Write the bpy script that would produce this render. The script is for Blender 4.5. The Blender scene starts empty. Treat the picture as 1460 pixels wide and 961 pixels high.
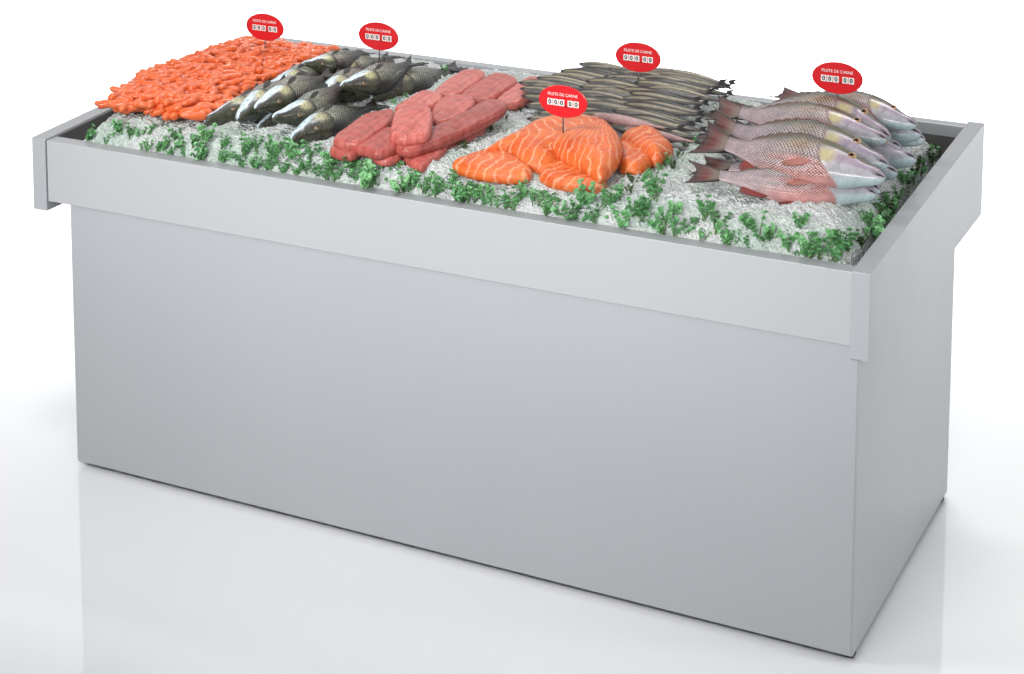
import bpy, math, random
import numpy as np
from mathutils import Vector, Matrix, noise

random.seed(11)
rng = np.random.default_rng(7)
SC = bpy.context.scene
COL = SC.collection
R = math.radians

# ------------------------------------------------------------------ camera
F, CX, CY = 2783.32, 682.13, -245.13           # focal length and principal point, photo pixels (1460 x 961)
CAM = np.array([1.14677, -4.20288, 2.52816])
YAW, PITCH, ROLL = R(26.81642), R(82.5101), R(-0.0321)
CM = np.array((Matrix.Rotation(YAW, 3, 'Z') @ Matrix.Rotation(PITCH, 3, 'X') @ Matrix.Rotation(ROLL, 3, 'Z')))

def ray(u, v):
    return CM @ np.array([(u - CX) / F, -(v - CY) / F, -1.0])

def at(u, v, z):
    d = ray(u, v)
    return CAM + d * ((z - CAM[2]) / d[2])

def at_y(u, v, y):
    d = ray(u, v)
    return CAM + d * ((y - CAM[1]) / d[1])

cam_d = bpy.data.cameras.new('camera')
cam = bpy.data.objects.new('camera', cam_d)
COL.objects.link(cam)
cam_d.sensor_fit = 'HORIZONTAL'
cam_d.sensor_width = 36.0
cam_d.lens = F / 1460 * 36
cam_d.shift_x = (730 - CX) / 1460
cam_d.shift_y = (CY - 480.5) / 1460
cam_d.clip_end = 300
cam_d.clip_start = 0.05
mw = Matrix.Identity(4)
for i in range(3):
    for j in range(3):
        mw[i][j] = CM[i, j]
    mw[i][3] = CAM[i]
cam.matrix_world = mw
SC.camera = cam

# ------------------------------------------------------------------ node helpers
class NT:
    def __init__(s, name):
        s.m = bpy.data.materials.new(name)
        s.m.use_nodes = True
        s.t = s.m.node_tree
        s.b = s.t.nodes['Principled BSDF']
    def n(s, typ, ins=None, **kw):
        nd = s.t.nodes.new(typ)
        for k, v in kw.items():
            setattr(nd, k, v)
        for k, v in (ins or {}).items():
            s.put(nd.inputs[k], v)
        return nd
    def put(s, sock, v):
        if isinstance(v, bpy.types.NodeSocket):
            s.t.links.new(v, sock)
        elif isinstance(v, tuple) and len(v) == 3 and sock.type == 'RGBA':
            sock.default_value = (*v, 1)
        else:
            sock.default_value = v
    def p(s, **kw):
        for k, v in kw.items():
            s.put(s.b.inputs[k.replace('_', ' ')], v)
    def math(s, op, a, b=0.0, clamp=False):
        nd = s.n('ShaderNodeMath', {0: a, 1: b}, operation=op)
        nd.use_clamp = clamp
        return nd.outputs[0]
    def ramp(s, fac, stops, interp='LINEAR'):
        nd = s.n('ShaderNodeValToRGB', {'Fac': fac})
        cr = nd.color_ramp
        cr.interpolation = interp
        while len(cr.elements) < len(stops):
            cr.elements.new(0.5)
        for e, (p, c) in zip(cr.elements, stops):
            e.position = p
            e.color = (c, c, c, 1) if isinstance(c, (int, float)) else (*c, 1)
        return nd.outputs[0]
    def mix(s, fac, a, b, mode='MIX'):
        nd = s.n('ShaderNodeMix', data_type='RGBA', blend_type=mode)
        s.put(nd.inputs[0], fac); s.put(nd.inputs[6], a); s.put(nd.inputs[7], b)
        return nd.outputs[2]
    def noise(s, vec, scale, detail=3, rough=0.55, dist=0.0):
        return s.n('ShaderNodeTexNoise', {'Vector': vec, 'Scale': scale, 'Detail': detail, 'Roughness': rough, 'Distortion': dist}).outputs['Fac']
    def bump(s, h, strength, dist):
        s.p(Normal=s.n('ShaderNodeBump', {'Height': h, 'Strength': strength, 'Distance': dist}).outputs[0])
    def obj(s):
        return s.n('ShaderNodeTexCoord').outputs['Object']
    def uv(s):
        return s.n('ShaderNodeTexCoord').outputs['UV']
    def geo(s):
        return s.n('ShaderNodeNewGeometry').outputs['Position']
    def rnd(s):
        return s.n('ShaderNodeObjectInfo').outputs['Random']
    def attr(s, name='pigment'):
        return s.n('ShaderNodeAttribute', attribute_name=name).outputs['Color']

def plain(name, col, rough=0.5, metal=0.0, vary=0.06, scale=30.0, bump=0.0):
    k = NT(name)
    f = k.noise(k.obj(), scale, 4)
    k.p(Base_Color=k.mix(f, tuple(c * (1 - vary) for c in col), tuple(min(1, c * (1 + vary)) for c in col)), Roughness=rough, Metallic=metal)
    if bump:
        k.bump(f, bump, 0.002)
    return k.m

MAT = {}
# counter: satin lacquered steel
def steel(name, c0, c1):
    k = NT(name)
    g = k.obj()
    f = k.noise(g, 1.7, 2)
    fine = k.noise(k.n('ShaderNodeMapping', {'Vector': g, 'Scale': (6.0, 6.0, 240.0)}).outputs[0], 3.0, 2)
    smear = k.ramp(k.noise(g, 5.0, 5, 0.65, 0.8), [(0.35, 0.0), (0.75, 0.04)])
    k.p(Base_Color=k.mix(f, c0, c1), Roughness=k.math('ADD', k.math('ADD', k.math('MULTIPLY', fine, 0.06), smear), 0.31))
    return k.m
MAT['steel'] = steel('satin_grey_steel', (0.366, 0.378, 0.400), (0.392, 0.404, 0.424))
MAT['rail'] = steel('lit_satin_steel', (0.408, 0.418, 0.436), (0.428, 0.438, 0.454))  # same steel lightened: the rail's brighter lighting put into the colour
k = NT('shaded_top_steel')
fine = k.noise(k.n('ShaderNodeMapping', {'Vector': k.obj(), 'Scale': (3.0, 260.0, 260.0)}).outputs[0], 2.0, 2)
k.p(Base_Color=k.mix(fine, (0.29, 0.30, 0.315), (0.32, 0.33, 0.345)), Roughness=0.34, Metallic=0.15)  # darker tops: weaker light on the upward faces put into the colour
MAT['top_shade'] = k.m
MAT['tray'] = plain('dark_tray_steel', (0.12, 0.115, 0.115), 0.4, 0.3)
MAT['foot'] = plain('black_rubber_foot', (0.03, 0.03, 0.03), 0.7)

# floor: white gloss
k = NT('white_gloss_floor')
f = k.noise(k.geo(), 0.8, 3)
k.p(Base_Color=k.mix(f, (0.74, 0.75, 0.765), (0.77, 0.78, 0.79)), Roughness=0.025, IOR=2.8)
MAT['floor'] = k.m

# ice
k = NT('crushed_ice')
g = k.geo()
n1 = k.noise(g, 70, 6, 0.65, 0.6)
n2 = k.noise(g, 7, 3)
vo = k.n('ShaderNodeTexVoronoi', {'Vector': g, 'Scale': 120.0}, feature='F1').outputs['Distance']
c = k.mix(n1, (0.40, 0.42, 0.42), (0.92, 0.94, 0.93))  # crevice shade put into the colour: grey in the bump's hollows
tint = k.ramp(n2, [(0.42, (1, 1, 1)), (0.66, (0.80, 0.92, 0.84))])
c = k.mix(1.0, c, tint, 'MULTIPLY')
k.p(Base_Color=c, Roughness=0.22, IOR=1.31)
k.bump(k.math('ADD', k.math('MULTIPLY', n1, 1.4), vo), 1.0, 0.010)
MAT['ice'] = k.m

def fish_mat(name, scale_size, edge, rough, bumpd, gain=1.0, spec=0.45, mott=0.62):
    k = NT(name)
    uv = k.uv()
    mp = k.n('ShaderNodeMapping', {'Vector': uv, 'Rotation': (0, 0, R(45)), 'Scale': (1 / scale_size,) * 3}).outputs[0]
    vo = k.n('ShaderNodeTexVoronoi', {'Vector': mp, 'Scale': 1.0, 'Randomness': 0.12}, feature='F1', voronoi_dimensions='2D', distance='CHEBYCHEV').outputs['Distance']
    a = k.n('ShaderNodeAttribute', attribute_name='pigment')
    sc = a.outputs['Alpha']                                  # 1 where the skin carries scales
    dark = k.ramp(vo, [(0.05, 1.30), (0.26, 1.05), (0.47, edge)])
    m = k.mix(sc, (1, 1, 1), dark)
    blot = k.mix(1.0, k.ramp(k.noise(k.obj(), 26, 4, 0.65), [(0.3, 0.74), (0.72, 1.2)]), k.ramp(k.noise(k.obj(), 110, 4, 0.7), [(0.34, mott), (0.62, 2 - mott - .2)]), 'MULTIPLY')
    c = k.mix(1.0, a.outputs['Color'], m, 'MULTIPLY')
    c = k.mix(1.0, c, blot, 'MULTIPLY')
    tone = k.ramp(k.rnd(), [(0.0, (0.90 * gain, 0.90 * gain, 0.92 * gain)), (1.0, (1.1 * gain, 1.06 * gain, 1.04 * gain))])
    c = k.mix(1.0, c, tone, 'MULTIPLY')
    k.p(Base_Color=c, Roughness=rough, Specular_IOR_Level=spec)
    h = k.math('ADD', k.math('MULTIPLY', k.math('MULTIPLY', vo, sc), -1.0), k.math('MULTIPLY', k.noise(k.obj(), 90, 3), 0.25))
    k.bump(h, 0.55, bumpd)
    return k.m
MAT['red_skin'] = fish_mat('red_fish_skin', 0.0064, 0.20, 0.22, 0.0018, 1.0, 0.4, 0.84)
MAT['dark_skin'] = fish_mat('dark_fish_skin', 0.0080, 0.08, 0.20, 0.0030, 1.0, 0.45, 0.48)
MAT['slim_skin'] = fish_mat('slim_fish_skin', 0.0045, 0.75, 0.26, 0.0007, 1.0, 0.4, 0.8)

k = NT('fin_membrane')
rays = k.n('ShaderNodeTexWave', {'Vector': k.uv(), 'Scale': 9.0, 'Distortion': 1.2, 'Detail': 2.0}, wave_type='BANDS', bands_direction='Y').outputs['Fac']
k.p(Base_Color=k.mix(1.0, k.attr(), k.ramp(rays, [(0.2, 0.62), (0.8, 1.15)]), 'MULTIPLY'), Roughness=0.35)
k.bump(rays, 0.5, 0.0012)
MAT['fin'] = k.m
MAT['pupil'] = plain('black_pupil', (0.006, 0.006, 0.008), 0.08)
MAT['iris'] = plain('bronze_iris', (0.34, 0.15, 0.05), 0.2, 0.0, 0.3, 300)
MAT['socket'] = plain('pale_eye_ring', (0.34, 0.25, 0.17), 0.3, 0, 0.2, 200)
MAT['socket_dark'] = plain('brown_eye_ring', (0.16, 0.12, 0.07), 0.3, 0, 0.2, 200)
MAT['mouth'] = plain('dark_mouth', (0.012, 0.012, 0.016), 0.3)

# pink fillet: U runs along the fillet in metres, V across
k = NT('pink_fillet_flesh')
uv = k.uv()
sep = k.n('ShaderNodeSeparateXYZ', {'Vector': uv})
wob = k.noise(uv, 4.5, 2)
ph = k.math('ADD', k.math('MULTIPLY', sep.outputs[0], 26.0), k.math('MULTIPLY', wob, 4.0))
ph = k.math('ADD', ph, k.math('MULTIPLY', k.math('MULTIPLY', sep.outputs[1], sep.outputs[1]), 260.0))
band = k.math('FRACT', ph)
fib = k.noise(k.n('ShaderNodeMapping', {'Vector': uv, 'Scale': (160.0, 14.0, 1.0)}).outputs[0], 1.0, 4, 0.6)
c = k.ramp(band, [(0.0, (0.38, 0.058, 0.047)), (0.3, (0.44, 0.078, 0.063)), (0.75, (0.50, 0.102, 0.083)), (0.93, (0.47, 0.088, 0.072)), (1.0, (0.37, 0.056, 0.046))])
c = k.mix(k.math('MULTIPLY', fib, 0.55), c, (0.60, 0.20, 0.165))
c = k.mix(k.ramp(k.noise(k.geo(), 11, 3), [(0.5, 0.0), (0.8, 0.45)]), c, (0.60, 0.23, 0.19))
streak = k.ramp(k.noise(k.n('ShaderNodeMapping', {'Vector': uv, 'Scale': (9.0, 75.0, 1.0)}).outputs[0], 1.0, 5, 0.65, 0.8), [(0.36, (0.62, 0.50, 0.50)), (0.56, (1.0, 1.0, 1.0)), (0.78, (1.14, 1.32, 1.34))])
c = k.mix(0.85, c, streak, 'MULTIPLY')
tone = k.ramp(k.rnd(), [(0.0, (0.72, 0.66, 0.66)), (0.5, (1, 1, 1)), (1.0, (1.12, 1.35, 1.38))])
c = k.mix(1.0, c, tone, 'MULTIPLY')
k.p(Base_Color=c, Roughness=0.34, Specular_IOR_Level=0.35)
k.bump(k.math('ADD', k.math('MULTIPLY', band, 0.10), k.math('ADD', fib, k.math('MULTIPLY', k.noise(k.geo(), 70, 4), 1.0))), 0.38, 0.003)
k.p(Roughness=k.ramp(k.noise(k.geo(), 40, 3), [(0.35, 0.20), (0.65, 0.48)]))
MAT['pink'] = k.m

# salmon: U counts the fat lines
k = NT('salmon_flesh')
uv = k.uv()
sep = k.n('ShaderNodeSeparateXYZ', {'Vector': uv})
wob = k.noise(k.geo(), 22, 3)
ph = k.math('FRACT', k.math('ADD', sep.outputs[0], k.math('MULTIPLY', wob, 1.7)))
line = k.ramp(ph, [(0.0, 0.0), (0.34, 0.0), (0.48, 0.55), (0.52, 0.55), (0.66, 0.0), (1.0, 0.0)])
fade = k.ramp(k.noise(k.geo(), 30, 2), [(0.3, 0.45), (0.6, 0.95)])
base = k.mix(k.ramp(k.noise(k.geo(), 20, 5, 0.65), [(0.3, 0.0), (0.7, 1.0)]), (0.52, 0.070, 0.013), (0.70, 0.170, 0.038))
c = k.mix(k.math('MULTIPLY', line, fade), base, (0.86, 0.52, 0.33))
k.p(Base_Color=c, Roughness=0.36, Specular_IOR_Level=0.35)
k.bump(k.math('ADD', k.math('MULTIPLY', line, -0.5), k.math('MULTIPLY', k.noise(k.geo(), 75, 5, 0.65), 1.5)), 0.5, 0.003)
k.p(Roughness=k.ramp(k.noise(k.geo(), 40, 3), [(0.35, 0.20), (0.65, 0.46)]))
MAT['salmon'] = k.m

# shrimp
k = NT('cooked_shrimp_shell')
c = k.mix(k.noise(k.obj(), 60, 3), (0.60, 0.070, 0.010), (0.72, 0.19, 0.075))
c = k.mix(k.math('MULTIPLY', k.rnd(), 0.45), c, (0.66, 0.115, 0.018))
c = k.mix(1.0, c, k.attr(), 'MULTIPLY')
k.p(Base_Color=c, Roughness=0.24, Specular_IOR_Level=0.5)
MAT['shrimp'] = k.m

# parsley
k = NT('parsley_leaf')
tone = k.ramp(k.rnd(), [(0.0, (0.025, 0.14, 0.035)), (0.5, (0.07, 0.27, 0.08)), (1.0, (0.18, 0.42, 0.17))])
c = k.mix(k.noise(k.obj(), 55, 2), tone, (0.22, 0.47, 0.22))
k.p(Base_Color=c, Roughness=0.38)
MAT['leaf'] = k.m
k = NT('dark_parsley_leaf')
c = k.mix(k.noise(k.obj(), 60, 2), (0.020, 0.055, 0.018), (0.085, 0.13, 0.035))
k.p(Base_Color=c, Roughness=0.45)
MAT['leaf_dark'] = k.m  # darker green leaf variant
MAT['stem'] = plain('parsley_stem', (0.10, 0.20, 0.07), 0.5)

# signs
MAT['red'] = plain('red_sign_enamel', (0.66, 0.012, 0.018), 0.28, 0, 0.03)
MAT['white'] = plain('white_print', (0.86, 0.86, 0.84), 0.4, 0, 0.02)
MAT['black'] = plain('black_print', (0.012, 0.012, 0.012), 0.4)
MAT['dot'] = plain('dark_red_dot', (0.10, 0.006, 0.006), 0.4)
MAT['stick'] = plain('grey_metal_stick', (0.22, 0.22, 0.23), 0.35, 0.7)

# ------------------------------------------------------------------ object helpers
def mesh(name, verts, faces, mats, smooth=True, uvs=None, pig=None, mat_idx=None):
    me = bpy.data.meshes.new(name)
    me.from_pydata([tuple(v) for v in verts], [], faces)
    for m in (mats if isinstance(mats, (list, tuple)) else [mats]):
        me.materials.append(m)
    if smooth:
        me.polygons.foreach_set('use_smooth', [True] * len(me.polygons))
    if mat_idx is not None:
        me.polygons.foreach_set('material_index', mat_idx)
    if uvs is not None:
        lay = me.uv_layers.new(name='UVMap')
        li = np.empty(len(me.loops), dtype=np.int32)
        me.loops.foreach_get('vertex_index', li)
        lay.data.foreach_set('uv', np.asarray(uvs, dtype=np.float32)[li].ravel())
    if pig is not None:
        pig = np.asarray(pig, dtype=np.float32)
        if pig.shape[1] == 3:
            pig = np.hstack([pig, np.ones((len(pig), 1), np.float32)])
        at_ = me.attributes.new('pigment', 'FLOAT_COLOR', 'POINT')
        at_.data.foreach_set('color', pig.ravel())
    me.update()
    return me

def link(name, me, parent=None):
    o = bpy.data.objects.new(name, me)
    COL.objects.link(o)
    if parent is not None:
        o.parent = parent
    return o

def tag(o, label=None, cat=None, group=None, kind=None):
    for a, b in (('label', label), ('category', cat), ('group', group), ('kind', kind)):
        if b:
            o[a] = b
    return o

def root(name, label, cat, group=None, mat=None):
    o = bpy.data.objects.new(name, None)
    o.empty_display_size = 0.05
    COL.objects.link(o)
    if mat is not None:
        o.matrix_world = mat
    return tag(o, label, cat, group)

def copy_tree(o, parent=None):
    c = o.copy()
    COL.objects.link(c)
    if parent is not None:
        c.parent = parent
    for ch in list(o.children):
        copy_tree(ch, c)
    return c

def box(x0, x1, y0, y1, z0, z1, bevel=0.002, seg=2):
    import bmesh
    bm = bmesh.new()
    bmesh.ops.create_cube(bm, size=1)
    for v in bm.verts:
        v.co = ((x0 + x1) / 2 + v.co.x * (x1 - x0), (y0 + y1) / 2 + v.co.y * (y1 - y0), (z0 + z1) / 2 + v.co.z * (z1 - z0))
    if bevel:
        bmesh.ops.bevel(bm, geom=bm.edges[:], offset=bevel, segments=seg, affect='EDGES', profile=0.5)
    return bm

def prism_x(x0, x1, yz, bevel=0.002):
    """side profile (list of (y, z)) run between two x"""
    import bmesh
    bm = bmesh.new()
    a = [bm.verts.new((x0, y, z)) for y, z in yz]
    b = [bm.verts.new((x1, y, z)) for y, z in yz]
    n = len(yz)
    bm.faces.new(a); bm.faces.new(b[::-1])
    for i in range(n):
        bm.faces.new((a[i], b[i], b[(i + 1) % n], a[(i + 1) % n]))
    bmesh.ops.recalc_face_normals(bm, faces=bm.faces[:])
    if bevel:
        bmesh.ops.bevel(bm, geom=bm.edges[:], offset=bevel, segments=2, affect='EDGES', profile=0.5)
    return bm

def bm_obj(name, bm, mats, parent=None, top_mat=None):
    me = bpy.data.meshes.new(name)
    if top_mat is not None:
        for f in bm.faces:
            f.normal_update()
            if f.normal.z > 0.7:
                f.material_index = 1
    bm.to_mesh(me); bm.free()
    me.materials.append(mats)
    if top_mat is not None:
        me.materials.append(top_mat)
    return link(name, me, parent)

def grid_faces(nu, nv, wrap_v=False, base=0, flip=False):
    out = []
    for i in range(nu - 1):
        for j in range(nv if wrap_v else nv - 1):
            j2 = (j + 1) % nv
            q = (base + i * nv + j, base + i * nv + j2, base + (i + 1) * nv + j2, base + (i + 1) * nv + j)
            out.append(q[::-1] if flip else q)
    return out

def ss(a, b, x):
    t = np.clip((x - a) / (b - a), 0, 1)
    return t * t * (3 - 2 * t)

def lerp(a, b, t):
    t = np.asarray(t)[..., None]
    return np.asarray(a) * (1 - t) + np.asarray(b) * t

def tube(pts, radii, n=8):
    """swept tube; returns verts, faces"""
    pts = [np.asarray(p, float) for p in pts]
    V, Fc = [], []
    up = np.array([0.3, 0.2, 1.0])
    for i, p in enumerate(pts):
        t = pts[min(i + 1, len(pts) - 1)] - pts[max(i - 1, 0)]
        t = t / (np.linalg.norm(t) + 1e-12)
        a = np.cross(t, up)
        if np.linalg.norm(a) < 1e-3:
            a = np.cross(t, [1, 0, 0])
        a /= np.linalg.norm(a)
        b = np.cross(t, a)
        for j in range(n):
            th = 2 * math.pi * j / n
            V.append(p + radii[i] * (math.cos(th) * a + math.sin(th) * b))
    Fc = grid_faces(len(pts), n, True)
    Fc.append(tuple(range(n))[::-1])
    Fc.append(tuple((len(pts) - 1) * n + j for j in range(n)))
    return V, Fc

# ------------------------------------------------------------------ setting: floor and light
f = link('floor', mesh('floor', [(-40, -30, 0), (40, -30, 0), (40, 60, 0), (-40, 60, 0)], [(0, 1, 2, 3)], MAT['floor'], False))
tag(f, 'glossy white studio floor under the counter', None, None, 'structure')

w = bpy.data.worlds.new('World')
SC.world = w
w.use_nodes = True
# a white studio: bright sweep behind the counter, dimmer towards the camera and the ceiling
wt = w.node_tree
tc = wt.nodes.new('ShaderNodeTexCoord')
sp = wt.nodes.new('ShaderNodeSeparateXYZ')
wt.links.new(tc.outputs['Generated'], sp.inputs[0])
mr = wt.nodes.new('ShaderNodeMapRange')
mr.interpolation_type = 'SMOOTHSTEP'
for i, v_ in ((1, -0.15), (2, 0.55), (3, 0.25), (4, 0.86)):
    mr.inputs[i].default_value = v_
wt.links.new(sp.outputs[1], mr.inputs[0])
bg = wt.nodes['Background']
bg.inputs[0].default_value = (0.985, 0.993, 1.0, 1)
wt.links.new(mr.outputs[0], bg.inputs[1])

def area(name, loc, target, size, power, col=(1, 1, 1), sy=None):
    d = bpy.data.lights.new(name, 'AREA')
    d.shape = 'RECTANGLE'
    d.size = size; d.size_y = sy or size
    d.energy = power; d.color = col
    o = bpy.data.objects.new(name, d)
    COL.objects.link(o)
    o.location = loc
    o.rotation_euler = (Vector(target) - Vector(loc)).to_track_quat('-Z', 'Y').to_euler()
    return o
area('overhead_fill_lamp', (-1.7, -0.7, 3.5), (-1.15, 0.5, 0.9), 0.6, 38, (1.0, 0.985, 0.96))  # unseen overhead lamp, added to model the food
fl = area('front_fill_lamp', (-1.15, -1.7, 1.75), (-1.2, 0.0, 0.80), 3.4, 20.5, (1, 1, 1), 0.35)  # unseen lamp, added to brighten the upper front of the cabinet
fl.data.spread = R(80)
rl_ = area('side_fill_lamp', (1.7, 0.55, 1.75), (0.0, 0.5, 0.78), 0.35, 3.6, (1, 1, 1), 1.6)  # unseen lamp, added to brighten the counter's right side
rl_.data.spread = R(80)
bl_ = area('floor_fill_lamp', (-4.2, 7.8, 9.5), (-4.2, 7.8, 0), 9.0, 2500, (1, 1, 1), 5.0)  # unseen lamp, added to whiten the floor behind the counter
bl_.data.spread = R(76)

# ------------------------------------------------------------------ counter
XL0, XL1, XR0, XR1 = -2.383, -2.3366, -0.0232, 0.0215
YB = 1.1463
counter = root('fish_display_counter', 'long grey steel counter with a sloping open tray of crushed ice', 'counter', None, Matrix.Identity(4))
bm_obj('base_cabinet', box(-2.2589, 0.0, -0.002, 0.9257, 0.014, 0.80, 0.0015), MAT['steel'], counter)
bm_obj('plinth', box(-2.19, -0.03, 0.035, 0.89, 0.0, 0.0135, 0.001), MAT['tray'], counter)
for x, y in ((-0.012, 0.03), (-0.012, 0.895), (-2.24, 0.895)):
    bm_obj('foot', box(x - 0.009, x + 0.009, y - 0.012, y + 0.012, 0.0, 0.0132, 0.001), MAT['foot'], counter)
# narrow upright strip at the front right corner
bm_obj('corner_strip', box(-0.016, -0.004, -0.0040, 0.0022, 0.02, 0.7395, 0.0008), MAT['steel'], counter)
prof = [(-0.0097, 0.7414), (YB, 0.742), (YB, 1.0043), (-0.0097, 0.950)]
bm_obj('end_panel', prism_x(XL0, XL1, prof, 0.0025), MAT['steel'], counter, MAT['top_shade'])
bm_obj('end_panel', prism_x(XR0, XR1, prof, 0.0012), MAT['steel'], counter, MAT['top_shade'])
bm_obj('front_rail', box(XL1 + 0.003, XR0 - 0.0004, -0.005, 0.040, 0.7697, 0.9461, 0.001), MAT['rail'], counter, MAT['top_shade'])
bm_obj('back_rail', box(XL1 + 0.001, XR0 - 0.001, YB - 0.044, YB - 0.002, 0.7697, 0.9985, 0.002), MAT['steel'], counter, MAT['top_shade'])
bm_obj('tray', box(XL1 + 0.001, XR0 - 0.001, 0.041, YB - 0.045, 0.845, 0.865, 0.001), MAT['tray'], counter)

for x0 in (XL1 + 0.0005, XR0 - 0.0025):  # added dark sheets: shade on the tray's inner walls put into colour
    bm_obj('tray_shade_sheet', prism_x(x0, x0 + 0.002, [(0.0405, 0.866), (YB - 0.0455, 0.866), (YB - 0.0455, 0.9945), (0.0405, 0.9445)], 0.0), MAT['tray'], counter)
bm_obj('tray_shade_sheet', box(XL1 + 0.003, XR0 - 0.003, YB - 0.0462, YB - 0.0444, 0.866, 0.966, 0.0), MAT['tray'], counter)

# ------------------------------------------------------------------ ice
IX0, IX1, IY0, IY1 = -2.322, -0.030, 0.041, 1.098
def ice_base(x, y):
    k_ = max(0.0, min(1.0, (y - .12) / .2))
    dl = x - (-2.275 - .040 * k_)
    dr = (-0.045 - 0.045 * max(0, min(1, y))) - x
    df = y - 0.040
    db = 1.085 - y
    e = 1.0
    for d, w_ in ((dl, 0.13 - 0.07 * k_), (dr, 0.11), (df, 0.105), (db, 0.10)):
        t = max(0.0, min(1.0, d / w_))
        e *= (1 - (1 - t) ** 2.3)
    top = 1.000 + 0.018 * y
    return 0.925 + (top - 0.925) * e - (0.06 if min(dl, dr) < 0 else 0)
def ice_z(x, y):
    return ice_base(x, y)
nx, ny = 470, 220
V = []; 
for j in range(ny):
    y = IY0 + (IY1 - IY0) * j / (ny - 1)
    for i in range(nx):
        x = IX0 + (IX1 - IX0) * i / (nx - 1)
        z = ice_base(x, y)
        z += 0.012 * (noise.noise((x * 9, y * 9, 1.3)))
        p = Vector((x * 42, y * 42, 4.0))
        z += 0.007 * (noise.noise(p))
        d, _ = noise.voronoi(Vector((x * 55, y * 55, z * 55)))
        z += 0.011 * (0.5 - d[0])
        z += 0.0045 * noise.noise((x * 160, y * 160, 7.0))
        V.append((x, y, z))
ice = link('crushed_ice', mesh('crushed_ice', V, grid_faces(ny, nx), MAT['ice']))
tag(ice, 'mounded bed of grey white crushed ice filling the tray', 'ice', None, 'stuff')

# ------------------------------------------------------------------ fish
def interp(t, xs, ys):
    # smooth monotone-ish interpolation of the outline tables
    xs = np.asarray(xs, float); ys = np.asarray(ys, float)
    m = np.gradient(ys, xs)
    i = np.clip(np.searchsorted(xs, t) - 1, 0, len(xs) - 2)
    h = xs[i + 1] - xs[i]
    s = (t - xs[i]) / h
    return ys[i] * (1 + 2 * s) * (1 - s) ** 2 + h * m[i] * s * (1 - s) ** 2 + ys[i + 1] * s * s * (3 - 2 * s) + h * m[i + 1] * s * s * (s - 1)

SNAP_T = [0, .02, .06, .12, .20, .30, .40, .52, .64, .76, .87, .94, 1.0]
SNAP_D = [.008, .026, .043, .056, .088, .120, .142, .150, .128, .092, .058, .044, .042]
SNAP_V = [.008, .027, .043, .054, .072, .088, .102, .112, .100, .074, .048, .040, .038]
SNAP_W = [.007, .024, .036, .046, .062, .074, .080, .080, .068, .048, .027, .016, .010]
SLIM_T = [0, .02, .08, .18, .32, .5, .7, .86, 1.0]
SLIM_D = [.003, .013, .030, .047, .056, .056, .042, .024, .016]
SLIM_V = [.003, .013, .030, .049, .059, .059, .044, .024, .016]
SLIM_W = [.002, .010, .026, .042, .052, .052, .036, .018, .008]

VARY = {'y': 1.0, 'dy': 0.0, 'r': 1.0, 'g': 1.0}
def snap_pigment(t, s):
    olive = (.085, .085, .045); silver = (.46, .40, .41); pink = (.56, .26, .24); gold = (.44, .29, .10)
    yellow = (.56, .50, .22); lilac = (.34, .28, .35); cyan = (.46, .61, .64); red = (.58, .13, .095)
    c = lerp(silver, olive, ss(.34, .80, s))
    c = lerp(c, gold, .75 * VARY['g'] * np.exp(-((t - .52) / .10) ** 2 - ((s - .40) / .22) ** 2))
    c = lerp(c, pink, .85 * ss(.10, -.5, s) * ss(.92, .55, t))
    c = lerp(c, red, .95 * VARY['r'] * np.exp(-((t - .49) / .080) ** 2 - ((s + .25) / .15) ** 2))
    c = lerp(c, (.50, .47, .48), .75 * np.exp(-((s + .52) / .16) ** 2) * ss(.36, .46, t) * ss(.95, .7, t))
    c = lerp(c, (.07, .065, .05), .6 * ss(.62, .9, s))
    c = lerp(c, (.46, .36, .39), .6 * ss(.6, .85, t))
    tg = .365 + .085 * s - .03 * s * s
    hd = ss(.006, -.006, t - tg)
    h = lerp(lilac, olive, ss(.40, .72, s + .35 * (t - .15)))
    h = lerp(h, (.42, .42, .46), ss(.1, -.2, s))
    h = lerp(h, cyan, .85 * ss(-.62, -1.0, s + .6 * (t - .16)))
    h = lerp(h, yellow, .9 * VARY['y'] * np.exp(-((t - .330 - VARY['dy']) / .052) ** 4 - ((s - .14) / .32) ** 4))
    c = lerp(c, h, hd)
    for dt, k_ in ((.12, .40), (.06, .22)):
        c = lerp(c, (.20, .15, .15), k_ * np.exp(-((t - tg + dt + .03 * np.sin(s * 4)) / .006) ** 2) * ss(-.85, -.4, s) * ss(.6, .2, s))
    edge = np.exp(-((t - tg - .006) / .007) ** 2)
    c = lerp(c, (.28, .16, .15), .65 * edge * ss(1, .3, np.abs(s)))
    a = (1 - hd) * ss(-.97, -.8, s)
    return np.concatenate([c, a[..., None]], -1), tg

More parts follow.
